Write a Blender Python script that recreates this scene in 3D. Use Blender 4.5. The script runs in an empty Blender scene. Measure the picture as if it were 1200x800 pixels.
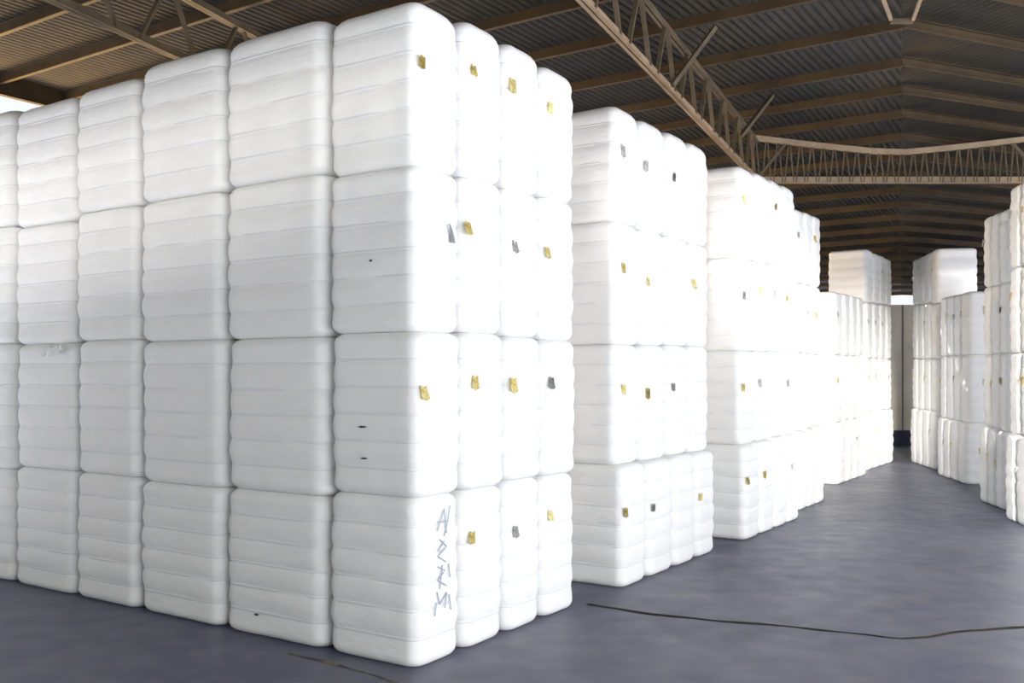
import bpy, bmesh, math, random
from mathutils import Vector, Matrix, noise

C = bpy.context.scene.collection
SC = bpy.context.scene
H = 2.35                 # eye height above the floor, metres
F = 1120.0               # focal length in pixels of a 1200 px wide frame
HOR = 440.0              # horizon row
PX = 600.0

# ------------------------------------------------------------------ helpers
def link(o, parent=None):
    C.objects.link(o)
    if parent is not None:
        o.parent = parent
    return o

def obj(name, me, mat=None, parent=None):
    if isinstance(me, bmesh.types.BMesh):
        m = bpy.data.meshes.new(name); me.to_mesh(m); me.free(); me = m
    if mat is not None and not me.materials:
        me.materials.append(mat)
    return link(bpy.data.objects.new(name, me), parent)

def empty(name, loc, rz=0.0):
    o = bpy.data.objects.new(name, None); C.objects.link(o)
    o.empty_display_size = 0.2
    o.location = loc; o.rotation_euler = (0, 0, rz)
    return o

def tag(o, label=None, cat=None, group=None, kind=None):
    if label: o['label'] = label
    if cat: o['category'] = cat
    if group: o['group'] = group
    if kind: o['kind'] = kind
    return o

def add_box(bm, sx, sy, sz, mat):
    vs = [bm.verts.new(mat @ Vector((x*sx/2, y*sy/2, z*sz/2)))
          for x in (-1, 1) for y in (-1, 1) for z in (-1, 1)]
    for f in ((0,1,3,2),(4,6,7,5),(0,4,5,1),(2,3,7,6),(0,2,6,4),(1,5,7,3)):
        bm.faces.new([vs[i] for i in f])

def frame_between(a, b, up=Vector((0, 0, 1))):
    d = (b - a).normalized()
    if abs(d.dot(up)) > 0.98: up = Vector((1, 0, 0))
    s = d.cross(up).normalized(); u = s.cross(d).normalized()
    return Matrix((( d.x, s.x, u.x), (d.y, s.y, u.y), (d.z, s.z, u.z))).to_4x4(), d

def add_bar(bm, a, b, w, t):
    R, d = frame_between(a, b)
    add_box(bm, (b-a).length, w, t, Matrix.Translation((a+b)/2) @ R)

def add_angle(bm, a, b, w, t):
    """an angle section: horizontal flange and vertical flange"""
    R, d = frame_between(a, b)
    M = Matrix.Translation((a+b)/2) @ R
    L = (b-a).length
    add_box(bm, L, w, t, M)
    add_box(bm, L, t, w, M @ Matrix.Translation((0, 0, w/2 - t/2)))

def add_channel(bm, a, b, w, t, hgt):
    R, d = frame_between(a, b)
    M = Matrix.Translation((a+b)/2) @ R
    L = (b-a).length
    add_box(bm, L, t, hgt, M)
    add_box(bm, L, w, t, M @ Matrix.Translation((0, w/2, hgt/2)))
    add_box(bm, L, w, t, M @ Matrix.Translation((0, w/2, -hgt/2)))

def add_tube(bm, pts, r, n=8):
    rings = []
    for i, p in enumerate(pts):
        a = pts[max(0, i-1)]; b = pts[min(len(pts)-1, i+1)]
        R, _ = frame_between(a, b)
        rings.append([bm.verts.new(p + (R.to_3x3() @ Vector((0, math.cos(k*2*math.pi/n)*r, math.sin(k*2*math.pi/n)*r)))) for k in range(n)])
    for A, B in zip(rings, rings[1:]):
        for k in range(n):
            bm.faces.new((A[k], A[(k+1) % n], B[(k+1) % n], B[k]))
    bm.faces.new(rings[0][::-1]); bm.faces.new(rings[-1])

def at(px, py, z):
    """world point that a pixel shows at height z above the floor"""
    Y = F*(H - z)/(py - HOR)
    return Vector(((px - PX)/F*Y, Y, z))

def lerp_poly(poly, x):
    if x <= poly[0][0]: return poly[0][1]
    for (x0, y0), (x1, y1) in zip(poly, poly[1:]):
        if x <= x1: return y0 + (y1-y0)*(x-x0)/(x1-x0)
    return poly[-1][1]

# ------------------------------------------------------------------ materials
def mat(name, col, rough=0.8, spec=0.3, metal=0.0):
    m = bpy.data.materials.new(name); m.use_nodes = True
    p = m.node_tree.nodes['Principled BSDF']
    p.inputs['Base Color'].default_value = (*col, 1)
    p.inputs['Roughness'].default_value = rough
    p.inputs['Specular IOR Level'].default_value = spec
    p.inputs['Metallic'].default_value = metal
    return m, m.node_tree, p

def ramp_noise(nt, p, cols, scale, detail=6, coord='Object', stretch=(1,1,1), rough=0.6, dist=0.0):
    tc = nt.nodes.new('ShaderNodeTexCoord'); mp = nt.nodes.new('ShaderNodeMapping')
    mp.inputs['Scale'].default_value = stretch
    n = nt.nodes.new('ShaderNodeTexNoise'); n.inputs['Scale'].default_value = scale
    n.inputs['Detail'].default_value = detail; n.inputs['Roughness'].default_value = rough
    n.inputs['Distortion'].default_value = dist
    r = nt.nodes.new('ShaderNodeValToRGB')
    el = r.color_ramp.elements
    while len(el) < len(cols): el.new(0.5)
    for e, (pos, c) in zip(el, cols):
        e.position = pos; e.color = (*c, 1)
    nt.links.new(tc.outputs[coord], mp.inputs['Vector'])
    nt.links.new(mp.outputs['Vector'], n.inputs['Vector'])
    nt.links.new(n.outputs['Fac'], r.inputs['Fac'])
    nt.links.new(r.outputs['Color'], p.inputs['Base Color'])
    return tc, mp, n, r

def bump(nt, p, scale, strength, dist=0.01, coord='Object', stretch=(1,1,1), detail=4):
    tc = nt.nodes.new('ShaderNodeTexCoord'); mp = nt.nodes.new('ShaderNodeMapping')
    mp.inputs['Scale'].default_value = stretch
    n = nt.nodes.new('ShaderNodeTexNoise'); n.inputs['Scale'].default_value = scale; n.inputs['Detail'].default_value = detail
    b = nt.nodes.new('ShaderNodeBump'); b.inputs['Strength'].default_value = strength; b.inputs['Distance'].default_value = dist
    nt.links.new(tc.outputs[coord], mp.inputs['Vector']); nt.links.new(mp.outputs['Vector'], n.inputs['Vector'])
    nt.links.new(n.outputs['Fac'], b.inputs['Height']); nt.links.new(b.outputs['Normal'], p.inputs['Normal'])

M = {}
m, nt, p = mat('white_bale_wrap', (.86, .86, .85), 0.85, 0.15)
ramp_noise(nt, p, [(.3, (.85, .855, .85)), (.55, (.89, .89, .88)), (.8, (.91, .905, .895))], 2.2, 8, stretch=(1, 1, 2.5))
bump(nt, p, 9, .35, .02, stretch=(.6, .6, 2.0), detail=8)
M['wrap'] = m
m, nt, p = mat('bale_tie', (.82, .828, .84), 0.8, 0.2); M['tie'] = m
m, nt, p = mat('yellow_tag_paper', (.72, .60, .16), 0.6, 0.3)
ramp_noise(nt, p, [(.38, (.62, .52, .20)), (.5, (.82, .70, .28)), (.65, (.86, .82, .60))], 28, 3); M['tag_yellow'] = m
m, nt, p = mat('grey_tag_paper', (.38, .39, .36), 0.7, 0.2)
ramp_noise(nt, p, [(.35, (.34, .35, .36)), (.55, (.58, .58, .52)), (.7, (.75, .76, .74))], 30, 3); M['tag_grey'] = m
m, nt, p = mat('scuff_dark', (.10, .09, .09), 0.9, 0.1); M['scuff'] = m
m, nt, p = mat('scribble_ink', (.42, .46, .54), 0.8, 0.2); M['ink'] = m
m, nt, p = mat('torn_cotton', (.84, .84, .83), 0.95, 0.05); bump(nt, p, 25, .6, .02); M['torn'] = m
m, nt, p = mat('flap_grey', (.42, .43, .44), 0.9, 0.1); M['flap'] = m

m, nt, p = mat('concrete_floor', (.08, .09, .12), 0.5, 0.6)
tc, mp, n1, r1 = ramp_noise(nt, p, [(.30, (.060, .068, .118)), (.5, (.098, .106, .158)), (.72, (.155, .160, .192))], .55, 9, coord='Object', rough=.62, dist=.4)
n2 = nt.nodes.new('ShaderNodeTexNoise'); n2.inputs['Scale'].default_value = 3.0; n2.inputs['Detail'].default_value = 8
nt.links.new(tc.outputs['Object'], n2.inputs['Vector'])
mr = nt.nodes.new('ShaderNodeMapRange'); mr.inputs['From Min'].default_value = .3; mr.inputs['From Max'].default_value = .7
mr.inputs['To Min'].default_value = .40; mr.inputs['To Max'].default_value = .54
nt.links.new(n2.outputs['Fac'], mr.inputs['Value']); nt.links.new(mr.outputs['Result'], p.inputs['Roughness'])
b = nt.nodes.new('ShaderNodeBump'); b.inputs['Strength'].default_value = .10; b.inputs['Distance'].default_value = .01
nt.links.new(n2.outputs['Fac'], b.inputs['Height']); nt.links.new(b.outputs['Normal'], p.inputs['Normal'])
M['floor'] = m
m, nt, p = mat('floor_joint', (.030, .028, .026), 0.9, 0.1)
ramp_noise(nt, p, [(.35, (.016, .017, .018)), (.6, (.05, .042, .034))], 2.0, 6); M['joint'] = m
m, nt, p = mat('worn_yellow_paint', (.2, .17, .08), 0.8, 0.2)
ramp_noise(nt, p, [(.40, (.075, .082, .10)), (.6, (.23, .19, .085))], 5, 8); M['paint'] = m
m, nt, p = mat('bounce_ground', (.46, .36, .22), 0.95, 0.1)  # warm colour for the unseen strip that bounces light to the roof
ramp_noise(nt, p, [(.3, (.54, .34, .12)), (.7, (.66, .45, .19))], .3, 8); M['bounce_sand'] = m

m, nt, p = mat('yard_asphalt', (.05, .055, .06), 0.9, 0.1); M['yard'] = m
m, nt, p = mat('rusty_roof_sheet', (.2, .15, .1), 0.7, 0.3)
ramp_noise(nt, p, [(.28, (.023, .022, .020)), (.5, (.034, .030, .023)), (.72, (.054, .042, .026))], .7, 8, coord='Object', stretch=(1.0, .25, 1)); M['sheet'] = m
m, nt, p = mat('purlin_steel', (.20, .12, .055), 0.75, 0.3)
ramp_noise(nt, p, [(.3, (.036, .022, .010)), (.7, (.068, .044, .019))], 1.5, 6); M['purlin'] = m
m, nt, p = mat('tan_truss_steel', (.46, .34, .22), 0.6, 0.35)
ramp_noise(nt, p, [(.3, (.24, .165, .10)), (.7, (.36, .27, .17))], 3, 6); M['truss'] = m
m, nt, p = mat('dull_truss_steel', (.26, .20, .13), 0.7, 0.3)
ramp_noise(nt, p, [(.3, (.07, .05, .03)), (.7, (.13, .10, .06))], 3, 6); M['web'] = m
m, nt, p = mat('beige_wall', (.45, .42, .36), 0.85, 0.2)
ramp_noise(nt, p, [(.3, (.40, .375, .31)), (.7, (.50, .47, .41))], 1.2, 6); M['wall'] = m
m, nt, p = mat('dark_blue_strip', (.028, .028, .05), 0.7, 0.2); M['base'] = m
m, nt, p = mat('wall_joint', (.14, .12, .10), 0.8, 0.2); M['wjoint'] = m

# ------------------------------------------------------------------ bale mesh
TIES = (.17, .335, .50, .665, .83)
def ring(w, d, r, n):
    """rounded rectangle with n points a side-and-corner, counter-clockwise"""
    pts = []
    hw, hd = w/2 - r, d/2 - r
    k = n
    for cx, cy, a0 in ((hw, -hd, -90), (hw, hd, 0), (-hw, hd, 90), (-hw, -hd, 180)):
        for i in range(k+1):
            a = math.radians(a0 + 90*i/k)
            pts.append((cx + r*math.cos(a), cy + r*math.sin(a)))
    out = []
    for i in range(len(pts)):
        x0, y0 = pts[i]; x1, y1 = pts[(i+1) % len(pts)]
        L = math.hypot(x1-x0, y1-y0)
        out.append((x0, y0))
        s = int(L/.09)
        for j in range(1, s+1):
            out.append((x0 + (x1-x0)*j/(s+1), y0 + (y1-y0)*j/(s+1)))
    return out

def tie_wave(t):
    """0 in a tie groove, 1 on the crest between two ties"""
    e = (0.0,) + TIES + (1.0,)
    for a, b_ in zip(e, e[1:]):
        if a <= t <= b_:
            if a == 0.0: s = .5 + .5*(t-a)/(b_-a); return math.sin(math.pi*s)**.75 if s < 1 else 0
            if b_ == 1.0: s = .5*(t-a)/(b_-a); return math.sin(math.pi*s)**.75 if s > 0 else 0
            s = (t-a)/(b_-a)
            return max(0.0, math.sin(math.pi*s))**.75
    return 0

def bale_mesh(seed, w, d, h, nz=60, nc=6, groove=.021, er_top=.085):
    """unit built at real size: w across the long side, d through the thin side, h tall; base centre at the origin"""
    rnd = random.Random(seed)
    off = Vector((rnd.uniform(0, 99), rnd.uniform(0, 99), rnd.uniform(0, 99)))
    r = .15
    base = ring(w, d, r, nc)
    bm = bmesh.new()
    er = .085                                   # rounding of the top and bottom edges
    # profile: list of (inset, z)
    prof = []
    for i in range(6):
        a = math.radians(90*i/6)
        prof.append((er*(1-math.sin(a)), er*(1-math.cos(a))))
    for i in range(nz+1):
        prof.append((0, er + (h-er-er_top)*i/nz))
    for i in range(1, 7):
        a = math.radians(90*i/6)
        prof.append((1.25*er_top*(1-math.cos(a)), h - er_top*(1-math.sin(a))))
    rings = []
    for ins, z in prof:
        t = z/h
        g = groove*(1 - tie_wave(t)) + ins
        sag = .012*(4*(t-.5)**2)                # a little barrelled
        R = []
        for (x, y) in base:
            nx, ny = x/(w/2), y/(d/2)
            # middle of each face bulges less than the crest limit
            nse = noise.noise(Vector((x*2.1, y*2.1, z*2.6)) + off)*.012 + noise.noise(Vector((x*7, y*7, z*11)) + off)*.0035
            nse *= .3 + .7*tie_wave(t)
            q = g + sag + .014 - nse
            q = max(q, 0.001)
            sx = (w/2 - q)/(w/2); sy = (d/2 - q)/(d/2)
            R.append(bm.verts.new((x*sx, y*sy, z)))
        rings.append(R)
    n = len(base)
    for A, B in zip(rings, rings[1:]):
        for k in range(n):
            bm.faces.new((A[k], A[(k+1) % n], B[(k+1) % n], B[k]))
    for R, z, up in ((rings[0], 0, False), (rings[-1], h, True)):
        prev = R
        for s in (.7, .35):
            cur = [bm.verts.new((v.co.x*s, v.co.y*s, z)) for v in R]
            for k in range(n):
                q = (prev[k], prev[(k+1) % n], cur[(k+1) % n], cur[k])
                bm.faces.new(q if up else q[::-1])
            prev = cur
        bm.faces.new(prev if up else prev[::-1])
    for f in bm.faces: f.smooth = True
    me = bpy.data.meshes.new('bale'); bm.to_mesh(me); bm.free()
    me.materials.append(M['wrap'])
    return me

def tie_mesh(w, d, groove=.021):
    """a flat strap lying in a groove, centred on z = 0"""
    base = ring(w, d, .15, 6)
    bm = bmesh.new()
    q = groove + .0085
    rows = []
    for z, dq in ((-.015, .008), (-.012, 0), (.012, 0), (.015, .008)):
        rows.append([bm.verts.new((x*(w/2-q-dq)/(w/2), y*(d/2-q-dq)/(d/2), z)) for x, y in base])
    n = len(base)
    for A, B in zip(rows, rows[1:]):
        for k in range(n):
            bm.faces.new((A[k], A[(k+1) % n], B[(k+1) % n], B[k]))
    for f in bm.faces: f.smooth = True
    me = bpy.data.meshes.new('tie_strap'); bm.to_mesh(me); bm.free()
    me.materials.append(M['tie'])
    return me

BW, BD, BH = 1.34, .76, 1.33
near_meshes = [bale_mesh(s, BW, BD, BH) for s in range(7)]
top_meshes = [bale_mesh(s+40, BW, BD, BH, er_top=.17) for s in range(4)]
far_meshes = [bale_mesh(s+20, BW, BD, BH, nz=30, nc=4) for s in range(5)]
TIE = tie_mesh(BW, BD)

def tag_mesh(kind):
    bm = bmesh.new()
    n = 6
    rows = []
    for i in range(n+1):
        row = []
        for j in range(4):
            x = (i/n - .5)*.085; z = (j/3 - .5)*.115
            row.append(bm.verts.new((x, .012*math.sin(i*1.9+j), z + .01*math.sin(i*1.3))))
        rows.append(row)
    for A, B in zip(rows, rows[1:]):
        for j in range(3):
            bm.faces.new((A[j], B[j], B[j+1], A[j+1]))
    bmesh.ops.solidify(bm, geom=bm.faces[:], thickness=.004)
    me = bpy.data.meshes.new('label_tag'); bm.to_mesh(me); bm.free()
    me.materials.append(M['tag_'+kind])
    return me
TAGS = {k: tag_mesh(k) for k in ('yellow', 'grey')}

rnd = random.Random(7)
def put_bale(x0, x1, y0, y1, z0, z1, O, ex, ey, name_label, group, meshes, ties=True, tagkind=None, tag_u=.78, tag_v=.62, aisle=+1, wob=0.0):
    """a bale filling the cell [x0,x1] along ex (its long side) and [y0,y1] along ey; aisle = side of ex that faces the aisle"""
    gap = .004
    w = abs(x1-x0) - 2*gap; d = abs(y1-y0) - 2*gap; h = z1 - z0
    c = O + ex*((x0+x1)/2) + ey*((y0+y1)/2)
    ang = math.atan2(ex.y, ex.x)
    o = bpy.data.objects.new('cotton_bale', rnd.choice(top_meshes if (meshes is near_meshes and 'top layer' in name_label) else meshes)); C.objects.link(o)
    o.location = (c.x, c.y, z0)
    flip = rnd.choice((0, math.pi))
    o.rotation_euler = (0, 0, ang + flip + wob)
    o.scale = (w/BW, d/BD, h/BH)
    tag(o, name_label, 'bale', group)
    if ties:
        for t in TIES:
            b_ = bpy.data.objects.new('tie_strap', TIE); C.objects.link(b_); b_.parent = o
            b_.location = (0, 0, t*BH); f_ = 1 - 2*.012*4*(t-.5)**2/BW; b_.scale = (f_, 1 - 2*.012*4*(t-.5)**2/BD, 1)
    if tagkind:
        k = bpy.data.objects.new('label_tag', TAGS[tagkind]); C.objects.link(k); k.parent = o
        s = -1 if flip else 1                     # local x that points to the aisle
        ax = s*aisle                              # +1: local +x face
        yy = s*(tag_u - .5)*BD
        k.location = (ax*(BW/2 - .004), yy, tag_v*BH)
        k.rotation_euler = (rnd.uniform(-.3, .3), 0, math.pi/2 if ax > 0 else -math.pi/2)
        sc = rnd.uniform(.8, 1.15)
        k.scale = (sc/o.scale.y*1.0, 1, sc/o.scale.z)
        k['label'] = 'yellow paper tag' if tagkind == 'yellow' else 'grey paper tag'
    return o

# ------------------------------------------------------------------ directions
def dir_to(vpx): return Vector((vpx - PX, F, 0)).normalized()
VR = 1340.0
eR = dir_to(VR)                                  # along the aisle
eL = Vector((-eR.y, eR.x, 0))                    # along the fronts, away to the left
eR2 = dir_to(2114 - VR)
eL2 = Vector((eR2.y, -eR2.x, 0))                 # along the fronts of the far-side stacks

def along(O, e, px):
    """distance along e from O at which the pixel column px is met"""
    k = (px - PX)/F
    return (k*O.y - O.x)/(e.x - k*e.y)

LAYER = ['top layer', 'upper middle layer', 'lower middle layer', 'bottom layer']
LOW = [None, 'top layer', 'middle layer', 'bottom layer']
ORD = ['corner', 'second', 'third', 'fourth', 'fifth', 'sixth', 'seventh']

def hgt(pt, y):                                  # height of a pixel row over a floor point
    return H + (HOR - y)*pt.y/F

BALES = {}
def stack(key, corner, ends, seams, ex, ey, aisle, label, group, front=None, front_seams=None, width=None, shift=(0, 0, 0, 0),
          layers=4, meshes=near_meshes, ties=True, cols=None, tags=None, lname=LAYER, colname=None, corner_front=True):
    """corner: floor pixel of the near aisle corner; ends: pixel columns of the bale ends along the aisle;
    seams: for each layer from the top its upper edge along the aisle as (px, py) pairs"""
    O = at(corner[0], corner[1], 0)
    ts = [0.0] + [along(O, ey, e) for e in ends]
    fs = [0.0] + ([along(O, ex, e) for e in front] if front else [width])
    if aisle and width and not front: fs = [0.0, width]
    tops = []
    for k in range(layers):
        tops.append(seams[k])
    # the bales along the aisle
    for c in range(len(ts)-1):
        if cols is not None and c not in cols: continue
        mid = O + ey*((ts[c]+ts[c+1])/2)
        pxm = PX + F*mid.x/mid.y
        zs = [hgt(mid, lerp_poly(tops[k], pxm)) + rnd.uniform(-.012, .012) for k in range(layers)] + [0.0]
        for k in range(layers):
            kk = k + (4-layers)
            sh = shift[kk]
            z0, z1 = zs[k+1], zs[k]
            name = f'white cotton bale, {lname[kk]}, ' + label(c)
            tk = None; tu = .8; tv = .62
            if tags: tk, tu, tv = tags(c, k)
            o = put_bale(-sh, fs[1]-sh-.004, ts[c], ts[c+1], z0, z1, O, ex, ey, name, group, meshes, ties, tk, tu, tv, aisle=-1, wob=rnd.uniform(-.004, .004))
            BALES[(key, 'aisle', c, k)] = o
    # the rest of the front row
    if front:
        for c in range(1, len(fs)-1):
            mid = O + ex*((fs[c]+fs[c+1])/2)
            pxm = PX + F*mid.x/mid.y
            zs = [hgt(mid, lerp_poly(front_seams[k], pxm)) + rnd.uniform(-.022, .022) for k in range(layers)] + [0.0]
            for k in range(layers):
                sh = shift[k]
                name = f'white cotton bale, {lname[k]}, nearest stack front, {ORD[c]} from aisle corner'
                o = put_bale(fs[c]-sh, fs[c+1]-sh, 0, ts[1], zs[k+1], zs[k], O, ex, ey, name, group, meshes, ties, None, aisle=-1, wob=rnd.uniform(-.004, .004))
                BALES[(key, 'front', c, k)] = o
    return O, ts, fs

rt = random.Random(3)
def tagger(prob_y, prob_g):
    def f(c, k):
        u = rt.random()
        kind = 'yellow' if u < prob_y else ('grey' if u < prob_y+prob_g else None)
        return kind, rt.uniform(.74, .86), rt.uniform(.58, .68)
    return f

def lab_near(c):
    return 'nearest stack, ' + ('its aisle corner' if c == 0 else f'aisle side, {ORD[c]} from its corner')
S1 = [[(485, 4), (520, 4), (570, 26), (618, 54), (660, 80), (680, 92)],
      [(485, 190), (545, 203), (597, 217), (637, 228), (678, 239)],
      [(485, 389), (540, 390), (597, 393), (632, 394), (678, 399)],
      [(485, 582), (541, 577), (593, 565), (635, 557), (674, 553)]]
S1F = [[(0, 130), (20, 126), (60, 112), (127, 91), (210, 56), (320, 27), (430, 6)],
       [(0, 268), (57, 258), (127, 244), (210, 227), (320, 211), (430, 194)],
       [(0, 405), (57, 402), (127, 400), (210, 397), (320, 393), (430, 388)],
       [(0, 547), (40, 549), (115, 557), (205, 568), (315, 577), (430, 581)]]
near_tags = {(0,0):('yellow',.86,.60), (1,0):('yellow',.80,.66), (2,0):('yellow',.86,.68), (3,0):('yellow',.82,.66),
             (1,1):('yellow',.92,.66), (2,1):('grey',.80,.60), (3,1):('yellow',.9,.6),
             (0,2):('yellow',.84,.63), (1,2):('yellow',.80,.68), (2,2):('yellow',.88,.66), (3,2):('grey',.84,.68),
             (1,3):('yellow',.84,.70), (2,3):('grey',.78,.66), (3,3):('yellow',.82,.72)}
O1, T1, FS1 = stack('one', (487, 788), [546, 596, 639, 679], S1, eL, eR, -1, lab_near, 'cotton bales of the nearest stack',
      front=[378, 257, 157, 83, 12, -58], front_seams=S1F, shift=(0, 0, .02, .0),
      tags=lambda c, k: near_tags.get((c, k), (None, .8, .6)))

BWID = FS1[1]
def lab_n(which):
    def f(c):
        return f'{which} stack along the aisle, ' + ('its front corner' if c == 0 else f'{ORD[c]} along its side')
    return f
S2 = [[(720, 119), (735, 123), (768, 140), (795, 154), (820, 167), (834, 175)],
      [(718, 257), (750, 264), (782, 274), (808, 282), (832, 287)],
      [(718, 402), (753, 403), (830, 407)],
      [(722, 546), (757, 540), (788, 534), (815, 531), (836, 528)]]
tag2 = {(0,0):('grey',.72,.60), (1,0):('grey',.86,.56), (2,0):('grey',.78,.55), (0,1):('yellow',.70,.62), (1,1):('yellow',.8,.55),
        (3,1):('yellow',.84,.6), (0,2):('yellow',.7,.62), (1,2):('yellow',.8,.58), (2,2):('grey',.8,.62), (0,3):('yellow',.88,.62), (1,3):('grey',.86,.6), (3,3):('yellow',.85,.58)}
stack('two', (722, 690), [754, 785, 811, 834], S2, eL, eR, -1, lab_n('second'), 'cotton bales of the second stack', width=BWID,
      shift=(0, 0, 0, .09), tags=lambda c, k: tag2.get((c, k), (None, .8, .6)))
S3 = [[(870, 192), (880, 195), (897, 203), (911, 209), (924, 216), (934, 221)],
      [(872, 301), (891, 305), (908, 309), (931, 314)],
      [(870, 410), (931, 413)],
      [(876, 521), (926, 509), (940, 506)]]
stack('three', (869, 634), [889, 906, 921, 934], S3, eL, eR, -1, lab_n('third'), 'cotton bales of the third stack', width=BWID,
      shift=(0, 0, 0, .07), tags=tagger(.35, .3), ties=True)
S3b = [[(933, 243), (963, 255)], [(933, 330), (963, 337)], [(933, 413), (970, 416)], [(935, 506), (972, 496)]]
stack('fourth', (935, 598), [945, 955, 964], S3b, eL, eR, -1, lab_n('fourth'), 'cotton bales of the fourth stack', width=BWID,
      shift=(0, 0, 0, .07), tags=tagger(.3, .3), meshes=far_meshes, ties=False)
S4 = [[(976, 340), (1012, 349)], [(976, 415), (1014, 418)], [(978, 496), (1018, 488)]]
stack('five', (980, 568), [990, 999, 1007, 1014], S4, eL, eR, -1, lab_n('low fifth'), 'cotton bales of the low fifth stack', width=BWID,
      shift=(0, 0, 0, .07), layers=3, lname=LOW, tags=tagger(.2, .25), meshes=far_meshes, ties=False)
S5 = [[(1014, 289), (1044, 304)], [(1014, 354), (1045, 357)], [(1016, 420), (1046, 420)], [(1018, 482), (1049, 478)]]
stack('six', (1017, 551), [1025, 1033, 1040, 1046.5], S5, eL, eR, -1, lab_n('farthest'), 'cotton bales of the farthest stack', width=BWID,
      shift=(0, 0, 0, .05), tags=tagger(.15, .25), meshes=far_meshes, ties=False)

# the stacks across the aisle
def mir(s): return [sorted((2114 - x, y) for x, y in poly) for poly in s]
def lab_a(which):
    def f(c):
        return f'{which} stack across the aisle, ' + ('front corner' if c == 0 else f'{ORD[c]} along its side')
    return f
def stack2(key, corner, ends, seams, name, group, **kw):
    stack(key, (2114-corner[0], corner[1]), [2114-e for e in ends], mir(seams), eL2, eR2, -1, lab_a(name), group, width=BWID, ties=False, meshes=far_meshes, **kw)
stack2('three_b', (869, 634), [889, 906, 921, 934], S3, 'nearest visible', 'cotton bales of the nearest visible stack across the aisle', cols=(2, 3), shift=(0, 0, 0, .07), tags=tagger(.2, .3))
stack2('four_b', (935, 598), [945, 955, 964], S3b, 'second visible', 'cotton bales of the second visible stack across the aisle', shift=(0, 0, 0, .07), tags=tagger(.3, .3))
stack2('five_b', (980, 568), [990, 999, 1007, 1014], S4, 'low', 'cotton bales of the low stack across the aisle', layers=3, lname=LOW, shift=(0, 0, 0, .07), tags=tagger(.2, .25))
stack2('six_b', (1017, 551), [1025, 1033, 1040, 1046.5], S5, 'farthest', 'cotton bales of the farthest stack across the aisle', shift=(0, 0, 0, .05), tags=tagger(.15, .25))

# ------------------------------------------------------------------ marks on the nearest bales (parts of their bales)
def local_part(name, bm, material, bale, label=None):
    o = obj(name, bm, material)
    o.parent = bale
    o.matrix_parent_inverse = Matrix.LocRotScale(bale.location, bale.rotation_euler, bale.scale).inverted()
    if label: o['label'] = label
    return o

def front_point(px, py, off=0.0):
    """point on the front plane of the nearest stack"""
    t = along(O1, eL, px); q = O1 + eL*t
    return Vector((q.x, q.y, hgt(q, py))) - eR*off
def aisle_point(px, py, off=0.0):
    t = along(O1, eR, px); q = O1 + eR*t
    return Vector((q.x, q.y, hgt(q, py))) - eL*off

def scuff(px, py, w, h_, bale, name='tear'):
    bm = bmesh.new()
    c = front_point(px, py, -.012)
    n = 14
    top = []
    for s in (0, 1):
        top.append([bm.verts.new(c + eL*(math.cos(i/n*2*math.pi)*w*(1+.3*math.sin(i*2.3))) + Vector((0, 0, math.sin(i/n*2*math.pi)*h_*(1+.4*math.sin(i*3.1)))) - eR*(.014*s)) for i in range(n)])
    bm.faces.new(top[1]); bm.faces.new(top[0][::-1])
    for i in range(n):
        bm.faces.new((top[0][i], top[0][(i+1) % n], top[1][(i+1) % n], top[1][i]))
    bmesh.ops.recalc_face_normals(bm, faces=bm.faces[:])
    local_part(name, bm, M['scuff'], bale, 'dark tear in the wrap')
scuff(424, 500, .040, .008, BALES[('one', 'aisle', 0, 2)])
scuff(426, 537, .030, .007, BALES[('one', 'aisle', 0, 2)])
scuff(434, 305, .012, .008, BALES[('one', 'aisle', 0, 1)])
scuff(300, 720, .022, .010, BALES[('one', 'front', 1, 3)])

# grey torn flap on the corner bale of the second layer
def flap(px, py, bale, w=.05, l=.16):
    bm = bmesh.new()
    c = aisle_point(px, py, -.005)
    rows = []
    for i in range(7):
        t = i/6
        ww = w*(.25 + .75*t)
        row = []
        for j in range(4):
            s = j/3 - .5
            row.append(bm.verts.new(c + eR*(s*ww*2 + .03*t) + Vector((0, 0, .5*l - l*t)) - eL*(.004 + .03*math.sin(t*2.2)*(1-abs(s)))))
        rows.append(row)
    for A, B in zip(rows, rows[1:]):
        for j in range(3): bm.faces.new((A[j], A[j+1], B[j+1], B[j]))
    bmesh.ops.solidify(bm, geom=bm.faces[:], thickness=.004)
    local_part('torn_flap', bm, M['flap'], bale, 'grey torn flap of wrap')
flap(527, 273, BALES[('one', 'aisle', 0, 1)], .035, .16)

# scribbled ink on the bottom corner bale
def scribble(bale):
    bm = bmesh.new()
    strokes = [[(513, 622), (521, 596), (524, 624)], [(515, 612), (525, 610)], [(528, 592), (523, 622), (521, 628)],
               [(516, 632), (524, 640), (514, 652), (523, 658)], [(521, 634), (514, 646)],
               [(514, 664), (522, 668), (514, 680), (524, 686)], [(519, 662), (516, 690)], [(526, 660), (528, 676)],
               [(513, 694), (516, 708), (524, 694), (522, 712)], [(512, 706), (510, 722)], [(527, 696), (529, 714)]]
    for st in strokes:
        pts = []
        for (a, b_), (c, d) in zip(st, st[1:]):
            for i in range(5):
                t = i/5; pts.append(aisle_point(a+(c-a)*t, b_+(d-b_)*t, -.004))
        pts.append(aisle_point(*st[-1], -.004))
        add_tube(bm, pts, .005, 6)
    local_part('ink_scribble', bm, M['ink'], bale, 'scribbled blue-grey ink marks')
scribble(BALES[('one', 'aisle', 0, 3)])

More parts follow.
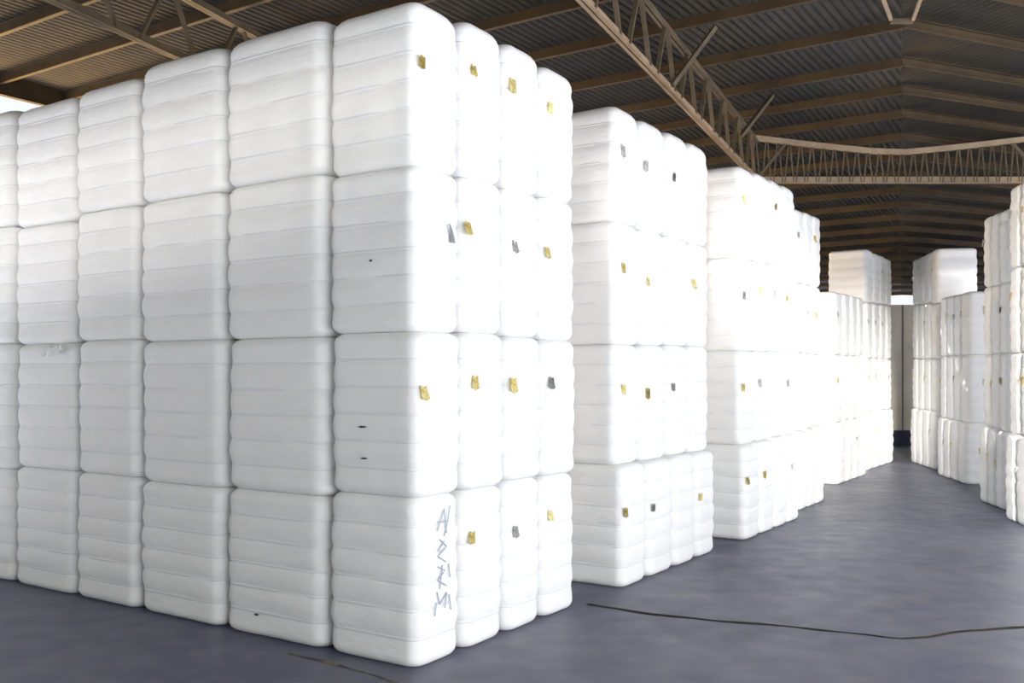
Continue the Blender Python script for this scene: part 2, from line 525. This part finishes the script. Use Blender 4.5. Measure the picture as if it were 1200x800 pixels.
# torn wad of cotton bulging out of a seam on the front
def wad(px, py, bale):
    bm = bmesh.new()
    bmesh.ops.create_icosphere(bm, subdivisions=4, radius=1.0)
    c = front_point(px, py, .055)
    for v in bm.verts:
        n_ = v.co.normalized()
        k = 1 + .45*noise.noise(n_*2.3) + .2*noise.noise(n_*6)
        q = n_*k
        v.co = c + eL*(q.x*.16) + eR*(q.y*.04) + Vector((0, 0, q.z*.055 - q.x*.03))
    for f in bm.faces: f.smooth = True
    local_part('torn_wad', bm, M['torn'], bale, 'torn wad of loose cotton')
wad(66, 411, BALES[('one', 'front', 4, 2)])

# ------------------------------------------------------------------ floor and ground
def quad_obj(name, pts, material, kind='structure', thick=None):
    bm = bmesh.new()
    vs = [bm.verts.new(p_) for p_ in pts]
    f = bm.faces.new(vs)
    if f.normal.z < 0: f.normal_flip()
    if thick:
        g = bmesh.ops.extrude_face_region(bm, geom=[f])
        for v in g['geom']:
            if isinstance(v, bmesh.types.BMVert): v.co.z -= thick
        bmesh.ops.recalc_face_normals(bm, faces=bm.faces[:])
    o = obj(name, bm, material)
    tag(o, kind=kind)
    return o

def uv(u, D, z=0.0):                             # u along eL, D along eR
    return eL*u*H + eR*D*H + Vector((0, 0, z))

U_L, U_R = 6.25, -3.2                             # open ends of the shed
D_N, D_F = -1.0, 15.2
quad_obj('floor', [uv(6.6, -3), uv(-3.6, -3), uv(-3.6, 3.2), uv(-22, 3.2), uv(-22, 22), uv(6.6, 22)], M['floor'], thick=.2)
quad_obj('ground', [uv(40, 2.4, -.02), uv(6.6, 2.4, -.02), uv(6.6, 6.2, -.02), uv(40, 6.2, -.02)], M['bounce_sand'], thick=.2)  # unseen sandy strip added to bounce warm light onto the left roof
quad_obj('ground', [uv(60, -30, -.05), uv(-60, -30, -.05), uv(-60, 40, -.05), uv(60, 40, -.05)], M['yard'], thick=.2)

# long dark joint that wanders across the floor
def strip(name, pix, w, material, zt=.004, label=None):
    pts = [at(x, y, 0) for x, y in pix]
    fine = []
    for a, b_ in zip(pts, pts[1:]):
        for i in range(8): fine.append(a.lerp(b_, i/8))
    fine.append(pts[-1])
    bm = bmesh.new(); L = []
    for i, q in enumerate(fine):
        a = fine[max(0, i-1)]; b_ = fine[min(len(fine)-1, i+1)]
        d = (b_-a).normalized(); s = Vector((-d.y, d.x, 0))
        ww = w*(1 + .9*noise.noise(q*2.9))
        j = s*noise.noise(q*2.3 + Vector((9, 0, 0)))*.05
        L.append([bm.verts.new(q + j + s*ww/2 + Vector((0, 0, z))) for z in (.0005, zt)] + [bm.verts.new(q + j - s*ww/2 + Vector((0, 0, z))) for z in (zt, .0005)])
    for A, B in zip(L, L[1:]):
        for k in range(3): bm.faces.new((A[k], A[k+1], B[k+1], B[k]))
    bmesh.ops.recalc_face_normals(bm, faces=bm.faces[:])
    return obj(name, bm, material)
fl = bpy.data.objects['floor']
j = strip('floor_joint', [(688, 708), (730, 715), (790, 723), (860, 729), (930, 735), (990, 741), (1040, 747), (1057, 748), (1090, 745), (1140, 739), (1200, 735), (1290, 728)], .05, M['joint'])
j.parent = fl; j['label'] = 'dark ragged crack line'
j = strip('floor_line', [(340, 765), (385, 777), (430, 790), (480, 806)], .035, M['paint'])
j.parent = fl; j['label'] = 'faint worn yellow line'

# ------------------------------------------------------------------ roof
HR = 1.92                                        # roof height above the eye, in eye heights
D_RIDGE = 7.0
CF = 1/math.hypot((PX - (-1095)), F)*F           # D = CF*HR/k for a roof line seen with slope k
def roof_z(D):
    if D <= D_RIDGE: return H*(1 + HR)
    return H*(1 + HR - .092*(D - D_RIDGE))

ceil = empty('ceiling', uv(1.2, 5, H*(1+HR)), 0)
tag(ceil, kind='structure')
def under_ceiling(o):
    o.parent = ceil
    o.matrix_parent_inverse = Matrix.Translation(ceil.location).inverted()
    return o

# the purlins bend along a line over the aisle: left wing and right wing of the roof
KX = Vector((1057 - PX, F, 0)).normalized()      # the bend, on the ground plan
KN = Vector((KX.y, -KX.x, 0))                    # points into the right wing
dP = dir_to(2114 + 1095)                         # purlins of the right wing
nP = Vector((-dP.y, dP.x, 0))
A_L = KX.dot(eR); A_R = KX.dot(nP)
WINGS = {
    'left':  dict(o=eL, n=eR, k=1.0, u0=-4.0, u1=U_L, side=-1),
    'right': dict(o=dP, n=nP, k=A_R/A_L, u0=-8.0, u1=17.0, side=1),
}
def wing_pt(w, u, D, z):
    return w['o']*u*H + w['n']*D*w['k']*H + Vector((0, 0, z))
def bend_u(w, D):                                # u of the bend line at D
    sdist = D/A_L
    return sdist*KX.dot(w['o'])

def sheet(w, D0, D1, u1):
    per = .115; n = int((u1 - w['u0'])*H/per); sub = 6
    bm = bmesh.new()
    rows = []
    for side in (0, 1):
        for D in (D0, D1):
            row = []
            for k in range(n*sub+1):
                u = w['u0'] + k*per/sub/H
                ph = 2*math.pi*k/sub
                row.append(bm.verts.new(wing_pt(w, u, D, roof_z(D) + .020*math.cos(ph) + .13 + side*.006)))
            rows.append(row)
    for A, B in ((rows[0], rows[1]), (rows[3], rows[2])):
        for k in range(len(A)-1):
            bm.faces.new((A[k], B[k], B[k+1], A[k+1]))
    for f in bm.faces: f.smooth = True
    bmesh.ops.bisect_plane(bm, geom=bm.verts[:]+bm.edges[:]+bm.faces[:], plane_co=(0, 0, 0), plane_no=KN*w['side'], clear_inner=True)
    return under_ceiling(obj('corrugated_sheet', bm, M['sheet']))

inv_k = [2.71, 3.165, 3.60, 4.065, 4.61, 5.24, 5.88, 6.45]
purlin_D = [CF*HR*v for v in inv_k]
d = purlin_D[0]
while d - .5 > D_N: d -= .5; purlin_D.insert(0, d)
d = purlin_D[-1]
while d + .5 < D_F: d += .5; purlin_D.append(d)
for key, w in WINGS.items():
    # the right wing is short near the open side beside the aisle and long over the far stacks
    spans = [(-5.0, D_RIDGE, U_L), (D_RIDGE, D_F, U_L)] if key == 'left' else [(-1.0, 4.0, 4.0), (4.0, D_RIDGE, 17.0), (D_RIDGE, D_F, 17.0)]
    for Da, Db, u1 in spans:
        sheet(w, Da, Db, u1)
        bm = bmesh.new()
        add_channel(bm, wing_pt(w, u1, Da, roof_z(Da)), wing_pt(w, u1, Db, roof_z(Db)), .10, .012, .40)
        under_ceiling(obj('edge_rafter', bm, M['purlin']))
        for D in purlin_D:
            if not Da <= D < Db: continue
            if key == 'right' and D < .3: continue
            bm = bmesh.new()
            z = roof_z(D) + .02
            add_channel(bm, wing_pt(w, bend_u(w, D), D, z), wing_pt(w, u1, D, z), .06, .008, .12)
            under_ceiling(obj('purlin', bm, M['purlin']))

# ------------------------------------------------------------------ trusses
def truss(name, cm, a, b, depth_a, depth_b, npan, chord=.10, web=.05, zig=.12, dip=None, extra=(), group=None):
    """a, b: ends of the bottom chord; depth: chord spacing at each end; dip(t) changes the top chord"""
    mid = (a+b)/2
    root = empty(name, mid, 0)
    inv = Matrix.Translation(mid).inverted()
    def part(nm, bm, m_):
        o = obj(nm, bm, m_, root); o.matrix_parent_inverse = inv; return o
    def top(t):
        dd = depth_a + (depth_b-depth_a)*t
        if dip: dd += dip(t)
        return a.lerp(b, t) + Vector((0, 0, dd))
    bm = bmesh.new(); add_angle(bm, a, b, chord, .014); part('bottom_chord', bm, M[cm])
    bm = bmesh.new()
    N = 16 if dip else 1
    for i in range(N):
        if dip: add_bar(bm, top(i/N), top((i+1)/N), chord*.6, chord*.8)
        else: add_angle(bm, top(i/N), top((i+1)/N), chord, .014)
    part('top_chord', bm, M['truss'] if dip else M['web'])
    for i in range(npan):
        t0, t1 = i/npan, (i+1)/npan; tm = (t0+t1)/2
        for (s, sgn) in ((t0, 1), (t1, -1)):
            bm = bmesh.new()
            lo = a.lerp(b, s + sgn*zig/npan)
            add_bar(bm, lo, top(tm - sgn*.06/npan), web, web*.6)
            part('web_bar', bm, M['web'])
    for (p0, p1) in extra:
        bm = bmesh.new(); add_bar(bm, p0, p1, .06, .05); part('brace', bm, M['web'])
    return root

HB = 1.5
def at_h(px, py, k):                             # pixel to a point k eye-heights above the eye
    Y = F*k*H/(HOR - py)
    return Vector(((px - PX)/F*Y, Y, H*(1+k)))
# truss that runs away along the near stacks
p_far = at_h(886, 211, HB)
dT = (at_h(860, 185, HB) - at_h(690, 10, HB)).normalized()
p_near = p_far - dT*(5.2*H)
ext = []
for (px0, py0, px1, py1) in ((838, 32, 788, 100), (905, 112, 868, 160)):
    ext.append((at_h(px1, py1, HB*1.02), at_h(px0, py0, HR*.99)))
tr = truss('roof_truss', 'truss', p_near, p_far, .30*H, .30*H, 11, extra=ext)
tag(tr, 'long tan steel roof truss slanting down over the second and third bale stacks', 'truss')

# truss across the aisle, its top chord dipping to the middle
Yt = p_far.y
xa, xb = p_far.x, at_h(2114-886, 211, HB).x
A = Vector((xa-.05, Yt+.25, H*(1+HB))); B = Vector((xb+1.6*H, Yt+.25, H*(1+HB)))
tr = truss('roof_truss', 'truss', A, B, .355*H, .355*H, 44, chord=.12, web=.03, zig=.1, dip=lambda t: -.12*H*(1-min(1.0, abs(2*t*(B.x-A.x)/(xb-A.x)-1))**1.2),
           extra=((A.lerp(B, .012)+Vector((0, 0, .05)), A.lerp(B, .08)+Vector((0, 0, .34*H))), (A.lerp(B, .60)+Vector((0, 0, .05)), A.lerp(B, .52)+Vector((0, 0, .34*H)))))
tag(tr, 'straight steel truss crossing high above the far aisle, sagging upper chord', 'truss')

# truss over the far end of the nearest stack
q0 = at_h(150, 42, HB); dT2 = dir_to(1020)
tr = truss('roof_truss', 'web', q0 - dT2*(1.6*H), q0 + dT2*(3.2*H), .30*H, .30*H, 9)
tag(tr, 'brown roof truss above the far end of the nearest stack', 'truss')

# posts that carry the roof: behind the stacks, and at the open end
def post(a_pt, ztop, label):
    root = empty('steel_post', (a_pt.x, a_pt.y, 0))
    bm = bmesh.new()
    add_box(bm, .02, .22, ztop-.02, Matrix.Translation((0, 0, .02+(ztop-.02)/2)))
    add_box(bm, .20, .02, ztop-.02, Matrix.Translation((0, .11, .02+(ztop-.02)/2)))
    add_box(bm, .20, .02, ztop-.02, Matrix.Translation((0, -.11, .02+(ztop-.02)/2)))
    obj('shaft', bm, M['web'], root)
    bm = bmesh.new(); add_box(bm, .36, .36, .02, Matrix.Translation((0, 0, .01)))
    obj('base_plate', bm, M['web'], root)
    tag(root, label, 'post')
    return root

# V of slender rods under the roof over the aisle
root = empty('roof_brace', at_h(1057, 20, HR*.97))
inv = Matrix.Translation(root.location).inverted()
for s in (-1, 1):
    bm = bmesh.new()
    add_bar(bm, at_h(1057 + s*13, 23, HR*.965), at_h(1057 + s*25, -10, HR*.985), .04, .03)
    o = obj('rod', bm, M['truss'], root); o.matrix_parent_inverse = inv
bm = bmesh.new(); add_bar(bm, at_h(1044, 25, HR*.965), at_h(1070, 25, HR*.965), .06, .05)
o = obj('cross_bar', bm, M['web'], root); o.matrix_parent_inverse = inv
tag(root, 'pair of yellowish rods meeting a short cross bar under the roof above the aisle', 'brace')

# ------------------------------------------------------------------ far wall, open above
DW = Vector((0, 1, 0))
YW = 13.7*H
def wall_box(name, x0, x1, z0, z1, y, m_, t=.2):
    bm = bmesh.new(); add_box(bm, x1-x0, t, z1-z0, Matrix.Translation(((x0+x1)/2, y, (z0+z1)/2)))
    return obj(name, bm, m_)
xw = (1057-PX)/F*YW
w_ = wall_box('wall_back', xw-9, xw+9, 0, H + (HOR-357)/F*YW, YW+.1, M['wall']); tag(w_, kind='structure')
o = wall_box('dark_strip_back', xw-9, xw+9, 0, H + (HOR-504)/F*YW, YW-.02, M['base'], .04); tag(o, kind='structure')  # dark blue strip along the foot of the far wall
for k in range(-4, 5):
    o = wall_box('panel_joint', xw+.02+k*1.9-.025, xw+.02+k*1.9+.025, H + (HOR-504)/F*YW, H + (HOR-357)/F*YW, YW-.005, M['wjoint'], .02); o.parent = w_

# unseen wall added behind the camera to keep the low sun off the near fronts
YF = -1.6*H
ZT = 2.42*H
w_ = wall_box('shade_wall_front', -9*H, -0.25*H, 0, ZT, YF, M['wall']); tag(w_, kind='structure')
# added upright slats above it, letting part of that sun onto the top bales
for k in range(36):
    x = -9*H + .28 + k*.56
    if x > -0.25*H - .2: break
    o = wall_box('light_slat', x-.175, x+.175, ZT, H*(1+HR)+.1, YF, M['wall'], .04); o.parent = w_

# ------------------------------------------------------------------ light
W = bpy.data.worlds.new('World'); SC.world = W; W.use_nodes = True
bg = W.node_tree.nodes['Background']
bg.inputs['Color'].default_value = (.93, .97, 1.0, 1)
bg.inputs['Strength'].default_value = .72

def area(name, loc, target, sx, sy, energy, col=(1, 1, 1)):
    l = bpy.data.lights.new(name, 'AREA'); l.shape = 'RECTANGLE'; l.size = sx; l.size_y = sy; l.energy = energy; l.color = col
    o = bpy.data.objects.new(name, l); C.objects.link(o); o.location = loc
    o.rotation_euler = (Vector(target) - Vector(loc)).to_track_quat('-Z', 'Y').to_euler()
    return o
# added area lamp at the open side, brightens the near aisle faces
area('aisle_fill_area', uv(-3.1, 2.2, 2.3), uv(0.3, 4.4, 2.2), 14, 4.2, 1050, (.96, .98, 1))
# added second sun lamp, low behind the camera, brightens the far stacks softly
l = bpy.data.lights.new('aisle_fill_sun', 'SUN'); l.energy = 6.0; l.angle = math.radians(7); l.color = (1, .96, .90)
lo = bpy.data.objects.new('aisle_fill_sun', l); C.objects.link(lo); lo.location = (6, -20, 8)
lo.rotation_euler = Vector((.28, 1.0, -.14)).to_track_quat('-Z', 'Y').to_euler()


s = bpy.data.lights.new('sun', 'SUN'); s.energy = 60.0; s.angle = .01; s.color = (1, .96, .88)
so = bpy.data.objects.new('sun', s); C.objects.link(so)
dirn = (-eL*.28 + eR*.10 - Vector((0, 0, 1))).normalized()
so.rotation_euler = dirn.to_track_quat('-Z', 'Y').to_euler()
so.location = uv(8, 0, 14)

# ------------------------------------------------------------------ camera
cam = bpy.data.cameras.new('camera'); co = bpy.data.objects.new('camera', cam); C.objects.link(co)
co.location = (0, 0, H); co.rotation_euler = (math.pi/2, 0, 0)
cam.sensor_fit = 'HORIZONTAL'; cam.sensor_width = 36; cam.lens = F/1200*36
cam.shift_y = (HOR-400)/1200
cam.clip_start = .1; cam.clip_end = 500
SC.camera = co
SC.view_settings.view_transform = 'Standard'; SC.view_settings.look = 'None'
SC.view_settings.gamma = 1; SC.view_settings.use_curve_mapping = False
SC.view_settings.exposure = 0.5
SC.cycles.use_denoising = True
SC.cycles.max_bounces = 8; SC.cycles.diffuse_bounces = 5
